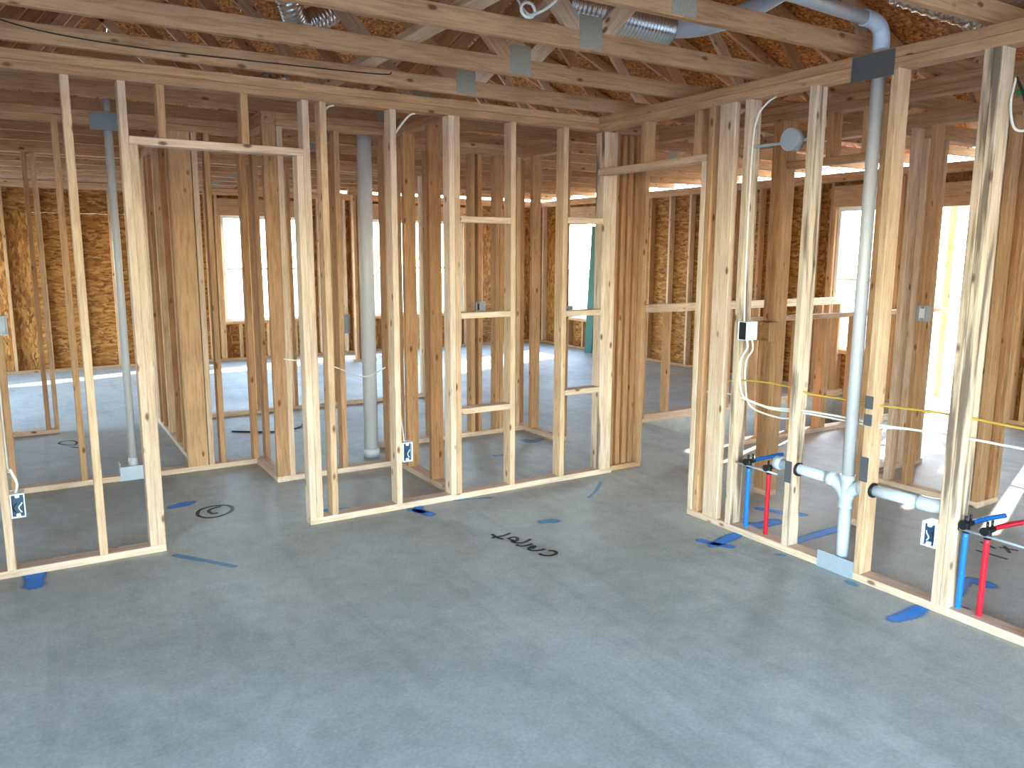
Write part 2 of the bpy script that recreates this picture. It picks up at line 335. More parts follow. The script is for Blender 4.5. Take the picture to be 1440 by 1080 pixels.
ext_wall('wall_east', 'y', XE, 1, YS, YN, EO, 'right hand outside wall of studs and OSB sheathing beyond the stair rail')
SO = [(-5.3, -3.3, .06, 2.2), (-3.1, -1.15, .06, 2.2), (-.95, -.1, 0, 2.08), (1.2, 2.6, .6, 2.1)]
ext_wall('wall_south', 'x', YS, -1, XW, XE, SO, 'outside wall behind the camera with large window openings')
WO = [(-7.5, -5.6, .06, 2.2), (-5.2, -3.2, .06, 2.2), (3.8, 5.3, .2, 2.15), (5.6, 7.2, .2, 2.15)]  # unseen; the far-room pair is added to brighten the far floor
ext_wall('wall_west', 'y', XW, -1, YS, YN, WO, 'left hand outside wall out of view with windows')
wn = 1
for (a, b, z0, z1), lb in zip([(-5.2, -4.2, .57, 2.1)]+NO, ('white window in the far wall out of view to the left', 'tall bright white window in the far wall seen through the doorway', 'wide bright window in the far wall seen in slits between studs')):
    window(wn, 'x', YN, 1, a, b, z0, z1, lb); wn += 1
for (a, b, z0, z1), lb in zip(EO, ('white window that throws the sun streak on the floor', 'slim white side window beside the bright back doorway', '', 'narrow blazing bright window behind the white vent pipe', 'bright window at the far end of the right hand wall')):
    if lb: window(wn, 'y', XE, 1, a, b, z0, z1, lb); wn += 1
portal('y', XE+.1, -1, -.02, .38, 0, 2.05)
for (a, b, z0, z1) in SO:
    if z0 > .2: window(wn, 'x', YS, -1, a, b, z0, z1, 'white window in the wall behind the camera'); wn += 1
portal('x', YS-.1, 1, -.95, -.1, 0, 2.08)
for (a, b, z0, z1) in WO: window(wn, 'y', XW, -1, a, b, z0, z1, 'white window in the left wall out of view, placed for daylight'); wn += 1

# ------------------------------------------------------------ wall A (left) with the doorway
A_ST = [-5.56, -5.153, -4.747, -4.34, -3.935, -3.529, -3.13, -2.893, (-2.855, .038, 2.085, PINE_PALE), (-2.038, .038, 2.085, PINE_PALE), (-2.0, .038, P0, PINE_PALE),
        -1.905, -1.495, (-1.12, .038, P0, PINE_PALE), -1.082, -.683, -.28, (.052, .038, P0, WANE), (.09, .038, P0, PINE_PALE), (.128, .038, P0, PINE_PALE), (-2.72, 2.125, P0), (-2.32, 2.125, P0)]
wa = wall('wall_left', 'x', 0., XW, .18, A_ST, 'long framed stud wall on the left with a doorway opening to the closet', [(-2.817, -2.038)], PINE, top=(None, .478))
pa = par_piece['wall_left']
pa('door_header', -2.855, -2.0, 2.0855, 2.1245, PINE_PALE)
for z in (1.755, 1.165, .555): pa('blocking', -1.0435, -.6835, z, z+.038, PINE_PALE)
for z in (1.77, 1.15, .605): pa('blocking', -.2415, .0515, z, z+.038, PINE_PALE)
bar(wa, 'bottom_plate', .18, .478, .03, .119, 0, .038, PINE)
for x in (.20, .262, .324, .386): bar(wa, 'stud', x, x+ST, .06, .149, .038, P0, FIR, tilt=.001)
bar(wa, 'stud', .44, .478, .02, .109, .038, P0, PINE, tilt=.001)
# ------------------------------------------------------------ wall B (right) with doorway and plumbing
B_ST = [(-1.0, .038, 2.09, PINE_PALE), (-1.046, .038, P0), (-1.306, .038, P0, WANE), (-1.712, .038, P0, WANE), -2.145, (-2.54, .038, P0, WANE), (-2.579, .038, P0, WANE)]+[-2.94-.406*k for k in range(12)]+[(-.47, 2.13, P0), (-.93, 2.13, P0)]
wb = wall('wall_right', 'y', 0., YS, -.0, B_ST, 'framed stud wall on the right carrying the white drain pipe and red and blue water pipes', [(-.962, .1)], PINE)
pb = par_piece['wall_right']
pb('door_header', -1.0, -.001, 2.0905, 2.1295, PINE_PALE)
pb('stud', -1.205, -1.09, .038, P0, PINE_PALE, 0., .038)
def plate(par, x0, x1, y0, y1, z0, z1, m=GALV, label=None): return bar(par, 'nail_plate', x0, x1, y0, y1, z0, z1, m, label)
plate(wb, -.004, -.001, -2.118, -1.905, 2.352, 2.462, GALVD, 'dark steel shield plate over the top plates')
plate(wb, -.004, -.001, -2.110, -1.905, -.0, .088, GALV, 'blue-grey steel shield plate over the bottom plate')
for y, z0, z1 in ((-1.693, .384, .50), (-2.126, .50, .62), (-2.126, .853, .914), (-2.126, .773, .827)):
    plate(wb, -.003, -.0005, y-.022, y+.022, z0, z1, GALVD)

# ------------------------------------------------------------ closet and rooms behind wall A
wc = wall('wall_closet_back', 'x', 1.55, XW, -1.864, [-5.49, -5.08, -4.67, -4.27, -3.94, -3.535, -3.13, (-2.307, .038, P0, PINE_PALE), (-2.225, .038, P0), (-1.99, .038, P0, FIR), (-1.902, .038, P0, PINE)], 'framed closet back wall seen behind the left wall, carrying a grey vent pipe')
bar(wc, 'stud', -2.452, -2.312, 1.55, 1.588, .038, P0, PINE, tilt=.001)
plate(wc, -2.912, -2.746, 1.543, 1.547, 2.345, 2.456, GALVD, 'dark steel shield plate over the top plates')
plate(wc, -2.895, -2.735, 1.543, 1.547, 0, .10, GALV, 'blue-grey steel shield plate at the foot of the pipe')
plate(wc, -2.895, -2.891, 1.547, 1.639, .04, .125, GALV)
wall('wall_closet_return', 'y', -1.97, .97, 1.55, [.97], 'short return wall of the closet nook', depth=.089)
wall('wall_closet_nook', 'x', .97, -1.88, -1.08, [(-1.88, .038, P0, PINE_PALE), -1.498, -1.14], 'low bottom plate and sparse studs of the closet nook behind the left wall')
wall('wall_closet_side', 'y', -1.08, .09, 1.06, [(.37, .038, P0, FIR), (.77, .038, P0, FIR), 1.02], 'side wall of the closet running back from the left wall')
wall('wall_bath_back', 'x', 1.52, -.99, .38, [-.93, -.55, (-.15, .038, P0, PINE), (-.082, .038, P0, FIR), (.09, .038, P0, PINE), (.13, .038, P0, FIR), .3], 'framed wall behind the ladder blocking of the left wall')
wall('wall_bath_side', 'y', .38, .97, 1.75, [(.97, .038, P0, PINE), 1.40, (1.70, .038, P0, FIR), (1.66, .038, P0, FIR)], 'short framed wall running back behind the corner post', m=PINE)
wall('wall_passage', 'y', -2.40, 1.64, 3.46, [(1.645, .038, P0, FIR), (1.75, .038, P0, FIR), 2.05, (2.40, .038, P0, FIR), 2.80, (3.10, .038, P0, FIR), 3.33, 3.38], 'dense row of studs running back from the closet')
wall('wall_middle', 'x', 3.46, XW, .46, [-5.4, -5.0, -4.6, -4.2, -3.8, -3.64, -3.302, -3.238, -2.40, -2.36, -1.50, -1.13, -.70, -.30, .11, (.30, .038, P0, PINE_PALE), .37], 'framed wall across the middle of the house with a doorway', [(-3.2, -2.40)])
wall('wall_far_stub', 'x', 6.55, .62, .98, [.68, .74, .92], 'short stub of framing standing before the far window wall')
# ------------------------------------------------------------ hall and rooms behind wall B
wh = wall('wall_hall', 'y', .70, -2.6, .19, [(-.974, .038, P0, PINE), (-.936, .038, P0, FIR), (-.898, .038, P0, PINE), (-1.638, .038, P0), (-1.29, 2.13, P0, FIR), (-1.52, 2.13, P0)], 'hall wall with a narrow framed opening behind the right wall', [(-1.60, -.974), (-2.7, -1.64), (-.86, .3)])
par_piece['wall_hall']('door_header', -1.60, -.974, 2.0905, 2.1295, PINE)
wall('wall_room_divider', 'y', 1.62, -1.62, -.95, [-1.09, (-1.225, .038, P0, PINE_PALE), (-1.36, .038, P0, PINE)], 'framed dividing wall lit by the sun behind the right wall', top=(-3.2, .1))
wall('wall_room_stub', 'x', -1.0, 1.71, 2.4, [(2.12, .038, P0, PINE_PALE), 2.20, 2.34], 'short stub of framing behind the dividing wall', top=(1.71, 4.5))
wt = wall('wall_corner_post', 'y', 1.64, -1.82, -1.65, [(-1.82, .038, P0, PINE), (-1.775, .038, P0, PINE_PALE), (-1.70, .038, P0, PINE)], 'thick built-up stud post beside the sunlit floor', top=(-1.82, -1.65))
bar(wt, 'bottom_plate', 1.729, 1.89, -1.82, -1.731, 0, .038, PINE_PALE); bar(wt, 'stud', 1.80, 1.838, -1.82, -1.731, .038, P0, FIR); bar(wt, 'stud', 1.852, 1.89, -1.82, -1.731, .038, P0, PINE)
# stair rails
for nm, y, xs, zt, lb, x0 in (('wall_stair_far', 1.2, [1.49, 1.79, 2.2, 2.6, 3.0, 3.4, 3.82, 4.0, 4.3], 1.035, 'low framed guard wall on the far side of the stair hole', 1.47),
                              ('wall_stair_near', .1, [1.64, 1.88, 2.28, 2.62, 2.66, 3.05, 3.45, 3.86, 4.2], 1.02, 'low framed guard wall on the near side of the stair hole', 1.62)):
    wl = wall(nm, 'x', y, x0, 4.46, xs, lb, ztop=zt, m=PINE)
    bar(wl, 'guard_rail', x0, 4.46, y, y+TW, zt+.0005, zt+(.075 if y > 1 else .04), PINE_PALE)
    if y > 1: bar(wl, 'bottom_plate', x0, 4.46, y, y+TW, .0385, .076, PINE_PALE)
# stair in the hole
st = empty('stair', (1.55, .7, 0), 'rough wooden stair going down in the hole behind the low guard wall', 'stair')
for y in (.22, 1.13): beam(st, 'stringer', (1.56, y+.02, -.16), (3.6, y+.02, -1.42), .04, .24, PINE)
for k in range(7): bar(st, 'tread', 1.62+k*.27, 1.90+k*.27, .24, 1.14, -.215-k*.185, -.175-k*.185, PINE_PALE)

# ------------------------------------------------------------ roof: trusses, bracing, OSB deck (hipped at both ends)
PITCH = 5/12; RX = -1.05; HEEL = HT+.30; OV = .30
XWo, XEo = XW-TW, XE+TW; YNo, YSo = YN+TW, YS-TW
def zroof(x): return HEEL+(min(x-XWo, XEo-x))*PITCH
HALF = (XEo-XWo)/2; RX = (XEo+XWo)/2
def truss(y, label):
    cap = HEEL+max(.25, min(YNo-y, y-YSo))*PITCH-.06
    t = empty('roof_truss', (RX, y, HT), label, 'roof truss', 'roof trusses over the rooms')
    y0, y1 = y, y+.038; c = y+.019
    lo = HT+.0445
    xj = -1.03
    bar(t, 'bottom_chord', XWo, xj, y0, y1, HT+.024, HT+.112, PINE); bar(t, 'bottom_chord', xj+.001, XEo, y0, y1, HT+.024, HT+.112, PINE)
    for xh in (XWo+.01, XEo-.05): bar(t, 'heel_block', xh, xh+.038, y0, y1, HT+.113, HEEL-.10, PINE)
    def zt(x): return min(zroof(x)-.055, cap)
    rx = HALF if cap > HEEL+HALF*PITCH-.1 else (cap-HEEL+.055)/PITCH
    xl, xr = XWo+rx, XEo-rx
    for xa, xb in ((XWo-OV, min(xl, RX)), (XEo+OV, max(xr, RX))):
        beam(t, 'top_chord', (xa, c, zroof(XWo)-.055-OV*PITCH), (xb, c, zt(xb)), .038, .089, PINE)
    if xr-xl > .3: bar(t, 'top_chord', xl, xr, y0, y1, cap-.0445, cap+.0445, PINE)
    bn = [-3.7, xj, 2.3]; tn = [-4.7, -2.5, .75, 3.4]
    def web(xb, xt):
        zt_ = zt(xt)-.03
        if zt_-lo > .12: beam(t, 'web', (xb, c, lo+.03), (xt, c, zt_), .037, .089, random.choice((PINE, PINE_PALE)))
    web(bn[0], tn[0]); web(bn[0], tn[1]); web(bn[1]-.04, tn[1]); web(bn[1]+.04, tn[2]); web(bn[2], tn[2]); web(bn[2], tn[3])
    for xb in bn:
        for yy in (y0-.002, y1+.0005): bar(t, 'gusset_plate', xb-.065, xb+.065, yy, yy+.0015, HT+.03, HT+.175, GUSS)
    return t
ords = ['first', 'second', 'third', 'fourth', 'fifth', 'sixth', 'seventh', 'eighth', 'ninth', 'tenth', 'eleventh', 'twelfth', 'thirteenth', 'fourteenth']
for k in range(-12, 14):
    y = -.05-.61*k
    if not (YSo+.1 < y < YNo-.1): continue
    if k == 0: lb = 'roof truss whose bottom chord lies along the top of the left wall'
    elif k > 0: lb = '%s roof truss on the camera side of the left wall' % ords[k-1]
    else: lb = '%s roof truss beyond the left wall' % ords[-k-1]
    truss(y, lb)
br = empty('truss_brace', (-1.65, 0, HT+.09), 'long flat lumber brace lying across the truss bottom chords', 'brace')
bar(br, 'brace_board', -1.70, -1.60, -4.2, .6, HT+.1125, HT+.1505, PINE_PALE); bar(br, 'brace_board', -1.60, -1.50, .3, 4.4, HT+.1125, HT+.1505, PINE)
# unseen left and rear eave boards, added to keep daylight off the deck
eb = empty('trim_1', (XW, YS, HT), 'pale eave blocking boards above the far wall, with unseen boards added to darken the roof', 'trim', kind='structure')
bar(eb, 'blocking_board', XWo-.05, XWo-.012, YSo, YNo, HT+.03, HT+.27, OSB); bar(eb, 'blocking_board', XWo, XEo, YSo-.05, YSo-.012, HT+.03, HT+.27, OSB)
for x in [XW+.02+.61*k for k in range(10)]: bar(eb, 'blocking_board', x, x+.609, YNo-.06, YNo-.022, HT+.005, HT+.28, PINE_PALE)
# deck sheets per slope
def clip(poly, n, dd):
    o = []
    for i in range(len(poly)):
        p, q = poly[i], poly[(i+1) % len(poly)]; a = p.dot(n)-dd; b = q.dot(n)-dd
        if a <= 0: o.append(p)
        if a*b < 0: o.append(p+(q-p)*(a/(a-b)))
    return o
def slope(name, corners, label):
    """corners in plan, first edge = eave; sheets laid in rows parallel to the eave"""
    P = [Vector(c) for c in corners]; par = empty(name, P[0], label, 'roof', kind='structure')
    e = (P[1]-P[0]); L = e.length; e.normalize(); nrm = e.cross(P[-1]-P[0]).normalized(); s = nrm.cross(e).normalized()
    loc = [Vector(((p-P[0]).dot(e), (p-P[0]).dot(s))) for p in P]
    if loc[-1].y < 0: s = -s; loc = [Vector(((p-P[0]).dot(e), (p-P[0]).dot(s))) for p in P]; nrm = e.cross(s)
    if nrm.z < 0: nrm = -nrm
    hmax = max(p.y for p in loc); r = 0
    while r*1.22 < hmax:
        x = -(r % 2)*1.22
        while x < L:
            q = loc
            for nn, dd in ((Vector((1, 0)), x+2.438), (Vector((-1, 0)), -(x+.002)), (Vector((0, 1)), r*1.22+1.2185), (Vector((0, -1)), -(r*1.22+.0015))):
                if q: q = clip(q, nn, dd)
            if q and len(q) > 2:
                n = len(q); w3 = [P[0]+e*v.x+s*v.y for v in q]; c0 = sum(w3, Vector())/n
                vs = [v-c0 for v in w3]+[v-c0+nrm*.012 for v in w3]
                fs = [tuple(range(n)), tuple(range(2*n-1, n-1, -1))]+[(i, n+i, n+(i+1) % n, (i+1) % n) for i in range(n)]
                me = bpy.data.meshes.new('sheet'); me.from_pydata(vs, [], fs); me.update(); link('osb_sheet', me, ROOF, par, c0)
            x += 2.44
        r += 1
ze = HEEL-OV*PITCH+.002; zr = HEEL+HALF*PITCH+.002
a, b, c_, d_ = XWo-OV, XEo+OV, YSo-OV, YNo+OV; HR = HALF+OV
slope('roof_east', [(b, c_, ze), (b, d_, ze), (RX, d_-HR, zr), (RX, c_+HR, zr)], 'underside of the right hand roof slope, orange OSB sheets above the trusses')
slope('roof_west', [(a, d_, ze), (a, c_, ze), (RX, c_+HR, zr), (RX, d_-HR, zr)], 'underside of the left hand roof slope, dark OSB sheets above the trusses')
slope('roof_north', [(b, d_, ze), (a, d_, ze), (RX, d_-HR, zr)], 'underside of the far hip slope, OSB sheets')
slope('roof_south', [(a, c_, ze), (b, c_, ze), (RX, c_+HR, zr)], 'underside of the hip slope above the camera, OSB sheets')

# small porch roof added outside the back doorway to block the sun
pr = empty('added_sunshade', (XEo+.02, .5, 2.25), 'small flat porch roof added outside the bright back doorway to block the sun', 'sunshade', kind='structure')
bar(pr, 'sunshade_deck', XEo+.03, 6.3, -.12, 1.15, 2.36, 2.40, ROOF)
for y in (-.10, .50, 1.09): bar(pr, 'sunshade_rafter', XEo+.03, 6.28, y, y+ST, 2.27, 2.359, PINE)
for y in (-.10, 1.06): bar(pr, 'sunshade_post', 6.18, 6.27, y, y+.089, -.15, 2.269, PINE)
# ------------------------------------------------------------ plumbing in the right wall
dp = empty('drain_vent_pipe', (.045, -2.01, .04), 'white PVC vent stack with two drain arms in the right wall', 'pipe')
R2 = .030
tube(dp, 'riser', [(.045, -2.012, .03), (.045, -2.012, .36)], R2, PVC, 20); tube(dp, 'riser', [(.045, -2.012, .47), (.045, -2.012, 2.51)], R2, PVCG, 20)
wy = tube(dp, 'double_wye', [(.045, -2.012, .33), (.045, -2.012, .35), (.045, -2.012, .351), (.045, -2.012, .47), (.045, -2.012, .471), (.045, -2.012, .50)], .035, PVC, 20, rad=[.036, .036, .033, .033, .036, .036])
for s in (1, -1):
    tube(wy, 'branch', smooth([(.045, -2.012, .375), (.045, -2.012+s*.03, .425), (.045, -2.012+s*.085, .456)]), .031, PVC, 18)
    tube(wy, 'collar', [(.045, -2.012+s*.07, .456), (.045, -2.012+s*.11, .456)], .037, PVC, 18)
tube(dp, 'drain_arm', [(.045, -1.91, .456), (.045, -1.60, .461)], .027, PVC, 18); tube(dp, 'drain_arm', [(.045, -2.11, .456), (.045, -2.41, .462)], .027, PVC, 18)
tube(dp, 'elbow', smooth([(.045, -2.385, .462), (.045, -2.44, .463), (.07, -2.475, .463), (.125, -2.49, .463)]), .034, PVC, 18)
tube(dp, 'stub_out', [(.045, -1.615, .461), (.045, -1.575, .461)], .036, PVC, 18)
tube(dp, 'vent_elbow', smooth([(.045, -2.012, 2.48), (.045, -2.012, 2.53), (.028, -2.011, 2.575), (-.02, -2.008, 2.60), (-.08, -2.005, 2.604)]), .036, PVC, 18)
tube(dp, 'vent_run', [(-.06, -2.006, 2.603), (-1.3, -1.99, 2.66)], .030, PVC, 18)
for y, s in ((-1.716, -1), (-2.149, -1)):
    tube(dp, 'pipe_clip', [(.045, y+.0, .456), (.045, y-.012, .456)], .036, BLK, 16)
vp = empty('closet_vent_pipe', (-2.805, 1.595, .04), 'grey plastic vent pipe rising in the closet back wall', 'pipe')
tube(vp, 'riser', [(-2.805, 1.594, .035), (-2.805, 1.594, 2.75)], .026, PVCG, 18); tube(vp, 'coupling', [(-2.805, 1.594, .08), (-2.805, 1.594, .15)], .031, PVCG, 18)
tb = empty('grey_stack_pipe', (-1.152, 1.31, .0), 'thick grey plastic stack pipe standing between studs behind the left wall', 'pipe')
tube(tb, 'riser', [(-1.152, 1.31, .0), (-1.152, 1.31, 2.9)], .054, PVCG, 24); tube(tb, 'coupling', [(-1.152, 1.31, .0), (-1.152, 1.31, .07)], .061, PVCG, 24)

def supply(y, colm, nm, label, back, arm):
    t = empty(nm, (.045, y, .02), label, 'water pipe')
    tube(t, 'tube', smooth([(.05, y+.004, .0), (.046, y+.002, .14), (.045, y, .395)]), .0125, colm, 14)
    v = tube(t, 'valve', [(.045, y, .385), (.045, y, .43)], .015, BLK, 12); tube(v, 'valve_body', [(.02, y, .422), (.085, y, .422)], .014, BLK, 12)
    for dx in (-.008, .03): tube(v, 'valve_lug', [(.045+dx, y, .43), (.045+dx, y, .462)], .006, BLK, 8)
    tube(v, 'valve_ring', [(.012, y, .422), (.022, y, .422)], .019, BLK, 12)
    tube(t, 'stub', smooth([(.085, y, .422), (.15, y+arm*.3, .43), (.085+back, y+arm, .44)]), .011, colm, 12)
supply(-1.388, PEXB, 'blue_supply_pipe', 'blue cold water pipe below the switch box', .20, -.03)
supply(-1.53, PEXR, 'red_supply_pipe', 'red hot water pipe beside the drain arm', .03, .0)
supply(-2.600, PEXB, 'blue_supply_pipe', 'blue cold water pipe beside the split corner stud', .17, -.05)
supply(-2.690, PEXR, 'red_supply_pipe', 'red hot water pipe at the right edge of the wall', .16, -.05)
for y0, y1, lb in ((-1.30, -1.60, 'thin steel support rod behind the blue and red pipes below the switch box'), (-2.575, -3.0, 'thin steel support rod behind the blue and red pipes at the right edge')):
    t = empty('pipe_support_rod', (.03, y0, .40), lb, 'bracket'); tube(t, 'rod', [(.026, y0, .402), (.026, y1, .402)], .006, GALV, 10); tube(t, 'rod_tip', [(.026, y0+.006, .402), (.026, y0-.006, .402)], .01, BLK, 10)

# ------------------------------------------------------------ electrical boxes
def elbox(name, x0, x1, y0, y1, z0, z1, face, label, rim=WHT, inside=BOXB, wires=True, group='electrical boxes on the studs', rec=.018, k=.005):
    """open box; face '-y' or '-x' is the open side"""
    ctr = Vector(((x0+x1)/2, (y0+y1)/2, z0)); t = empty(name, ctr, label, 'electrical box', group)
    if face == '-y':
        s = [(x0, x0+k, y0, y1, z0, z1), (x1-k, x1, y0, y1, z0, z1), (x0+k, x1-k, y0, y1, z0, z0+k), (x0+k, x1-k, y0, y1, z1-k, z1)]; bk = (x0+k, x1-k, y1-k, y1, z0+k, z1-k)
        fill_ = (x0+k, x1-k, y0+rec, y1-k-.0005, z0+k, z1-k)
    else:
        s = [(x0, x1, y0, y0+k, z0, z1), (x0, x1, y1-k, y1, z0, z1), (x0, x1, y0+k, y1-k, z0, z0+k), (x0, x1, y0+k, y1-k, z1-k, z1)]; bk = (x1-k, x1, y0+k, y1-k, z0+k, z1-k)
        fill_ = (x0+rec, x1-k-.0005, y0+k, y1-k, z0+k, z1-k)
    for q in s: bar(t, 'side', *q, rim)
    bar(t, 'back', *bk, inside); bar(t, 'inner_fill', *fill_, inside)  # solid block fills the box, put in to darken its open inside
    xm, ym, zm = (x0+x1)/2, (y0+y1)/2, (z0+z1)/2
    for zz in ((z0+.012, z1-.012) if rec > .01 else ()):                       # screw bosses with notches
        if face == '-y': bar(t, 'screw_boss', xm-.009, xm+.009, y0+.004, y0+.03, zz-.008, zz+.008, rim)
        else: bar(t, 'screw_boss', x0+.004, x0+.03, ym-.009, ym+.009, zz-.008, zz+.008, rim)
    if wires:
        h = (z1-z0)
        for i in range(2):
            f = (.3+.4*i)
            if face == '-y': pts = [(x0+(x1-x0)*f, y1-.008, z1-.02), (x0+(x1-x0)*(f+.1), y0+.02, zm+.01), (x0+(x1-x0)*(f-.15), y0+.012, zm-.02*h*10*.5), (x0+(x1-x0)*(f+.05), y0+.02, z0+.02)]
            else: pts = [(x1-.008, y0+(y1-y0)*f, z1-.02), (x0+.02, y0+(y1-y0)*(f+.1), zm+.01), (x0+.012, y0+(y1-y0)*(f-.15), zm-.015), (x0+.02, y0+(y1-y0)*(f+.05), z0+.02)]
            tube(t, 'wire', smooth(pts, 4), .003, ROMEX if i else BLK, 6)
    return t
elbox('outlet_box', -3.490, -3.430, -.012, .062, .30, .418, '-y', 'white rimmed outlet box at the left edge with a cable entering the top')
elbox('outlet_box', -1.456, -1.392, -.012, .062, .302, .422, '-y', 'white rimmed outlet box low on the stud right of the doorway')
elbox('outlet_box', -.012, .062, -2.501, -2.437, .29, .40, '-x', 'white rimmed outlet box low on the right wall beside the drain elbow')
elbox('switch_box', -.012, .075, -1.368, -1.308, 1.105, 1.205, '-x', 'white switch box with black inside on the right wall', WHT, BLKIN, rec=.004, k=.0025)
elbox('switch_box', -3.489, -3.43, .0, .06, 1.18, 1.27, '-y', 'small grey switch box at the left edge', BOXG, BOXG, False)
elbox('switch_box', -.110, -.05, 1.45, 1.519, 1.08, 1.17, '-x', 'grey switch box behind the ladder blocking of the left wall', BOXG, BLKIN, False)
elbox('switch_box', .40, .46, .9, .969, 1.06, 1.15, '-x', 'grey switch box on the short wall behind the last stud', BOXG, BLKIN, False)
elbox('switch_box', .29, .379, 1.62, 1.69, 1.06, 1.16, '-x', 'brownish switch box on the red stud behind the left wall', FIR, FIR, False)
elbox('junction_box', -.66, -.56, 3.36, 3.459, .76, .95, '-y', 'pale blue-grey box on the middle wall beside the thick stack pipe', BOXG, BOXG, False)
elbox('switch_box', .60, .699, -1.0, -.87, 1.03, 1.15, '-x', 'tan double switch box on the hall studs behind the white switch box', PINE, FIR, False)
elbox('switch_box', 1.55, 1.619, -1.43, -1.37, 1.15, 1.25, '-x', 'small bright switch box on the sunlit dividing wall', BOXG, WHT, False)
# bar hanger with round box
t = empty('light_box_hanger', (.05, -1.49, 2.10), 'round grey light box on a steel bar between studs high on the right wall', 'light box')
bar(t, 'bar', .04, .05, -1.675, -1.31, 2.128, 2.142, GALV)
tube(t, 'round_box', [(.0, -1.575, 2.14), (.055, -1.575, 2.14)], .052, BOXG, 24); tube(t, 'rim', [(-.006, -1.575, 2.14), (.002, -1.575, 2.14)], .056, GALV, 24)
t = empty('ceiling_light_box', (.16, -2.60, 2.10), 'round white box with cable loops and green bracket at the top right', 'light box')
tube(t, 'round_box', [(.14, -2.66, 2.13), (.20, -2.66, 2.13)], .055, BOXG, 24); bar(t, 'green_bracket', .11, .16, -2.76, -2.585, 2.20, 2.222, GREENB)
tube(t, 'cable_loop', smooth([(.10, -2.585, 2.27), (.07, -2.59, 2.16), (.10, -2.60, 2.07), (.12, -2.65, 2.065), (.12, -2.68, 2.11)]), .005, ROMEX, 8)
tube(t, 'cable_loop', smooth([(.10, -2.585, 2.27), (.11, -2.61, 2.21), (.12, -2.63, 2.14)]), .006, BLK, 8)

# ------------------------------------------------------------ cables
def cable(pts, m, label, r=.005, n=8): return tag(tube(None, 'electrical_cable', smooth(pts, n), r, m, 8), label, 'cable', 'cables strung through the studs')
cable([(.045, -1.06, .86), (.045, -1.19, .855), (.045, -1.39, .88), (.045, -1.65, .882), (.06, -1.76, .862), (.084, -2.01, .863), (.06, -2.12, .865), (.045, -2.46, .885), (.045, -2.78, .88), (.045, -3.3, .88)], ROMEXY, 'yellow cable running level through the right wall studs')
cable([(.045, -1.02, .765), (.045, -1.24, .78), (.05, -1.47, .75), (.055, -1.72, .77), (.083, -2.01, .771), (.06, -2.12, .773), (.045, -2.47, .794), (.045, -2.68, .797), (.045, -3.3, .80)], ROMEX, 'white cable running level through the right wall studs', .0055)
cable([(.055, -1.30, .775), (.058, -1.5, .742), (.065, -1.72, .755), (.083, -2.01, .755), (.065, -2.12, .758), (.055, -2.36, .785), (.06, -2.47, .735), (.07, -2.53, .60)], ROMEX, 'white cable that droops beside the split corner stud')
cable([(.03, -1.335, 1.11), (.03, -1.345, 1.06), (.02, -1.312, .99), (.02, -1.312, .86), (.03, -1.345, .78), (.05, -1.47, .752)], ROMEX, 'white cable curving down from the white switch box')
cable([(.06, -1.345, 1.11), (.055, -1.36, 1.05), (.05, -1.322, .98), (.055, -1.322, .85), (.065, -1.36, .73), (.07, -1.55, .70), (.07, -1.67, .72)], ROMEX, 'second white cable curving down behind the white switch box')
cable([(.03, -1.312, 1.2), (.02, -1.312, 1.5), (.02, -1.313, 2.1), (.03, -1.33, 2.28), (.05, -1.37, 2.35), (.06, -1.42, 2.377)], ROMEX, 'white cable rising from the white switch box to the top plate')
cable([(-3.463, .02, .42), (-3.455, -.005, .47), (-3.475, .02, .53), (-3.49, .045, .58), (-3.488, .045, 1.2)], ROMEX, 'white cable arching into the outlet box at the left edge', .0065)
cable([(-1.43, .03, .42), (-1.44, .04, .55), (-1.452, .045, .75), (-1.452, .045, 1.5)], ROMEX, 'grey-white cable rising from the low outlet box right of the doorway', .004)
cable([(-1.885, .05, 2.30), (-1.84, .06, 2.36), (-1.80, .06, 2.377)], ROMEX, 'short white cable at the top of the second stud right of the doorway', .006)
cable([(-1.458, .05, 2.22), (-1.42, .06, 2.28), (-1.35, .06, 2.36), (-1.31, .06, 2.378)], ROMEX, 'short white cable leaning at the top of the stud above the low outlet box', .006)
cable([(-1.25, .75, .78), (-1.4, .8, .72), (-1.6, .9, .80), (-1.9, .95, .86)], ROMEX, 'thin white cable crossing between the closet studs', .004)
cable([(-3.48, -.06, 2.60), (-3.2, -.058, 2.545), (-2.8, -.056, 2.525), (-2.3, -.056, 2.53), (-1.6, -.056, 2.545), (-1.5, -.054, 2.565)], BLK, 'thin dark cable stapled along the lowest truss chord', .003)
cable([(-1.9, 2.75, .006), (-1.6, 2.55, .006), (-1.35, 2.6, .006), (-1.2, 2.9, .006)], BLK, 'loose dark cable lying on the floor of the middle room', .006)
cable([(-1.5, -1.31, 2.72), (-1.44, -1.33, 2.60), (-1.42, -1.4, 2.56), (-1.36, -1.5, 2.62), (-1.3, -1.6, 2.8)], ROMEX, 'white cable looping over a truss chord near the middle top', .006)
tag(tube(None, 'cable_coil', smooth([(-1.43+.035*math.cos(a*.9), -1.36, 2.585+.03*math.sin(a*.9)) for a in range(16)], 3), .007, ROMEX, 8), 'small white cable coil hanging on a truss near the middle top', 'cable')

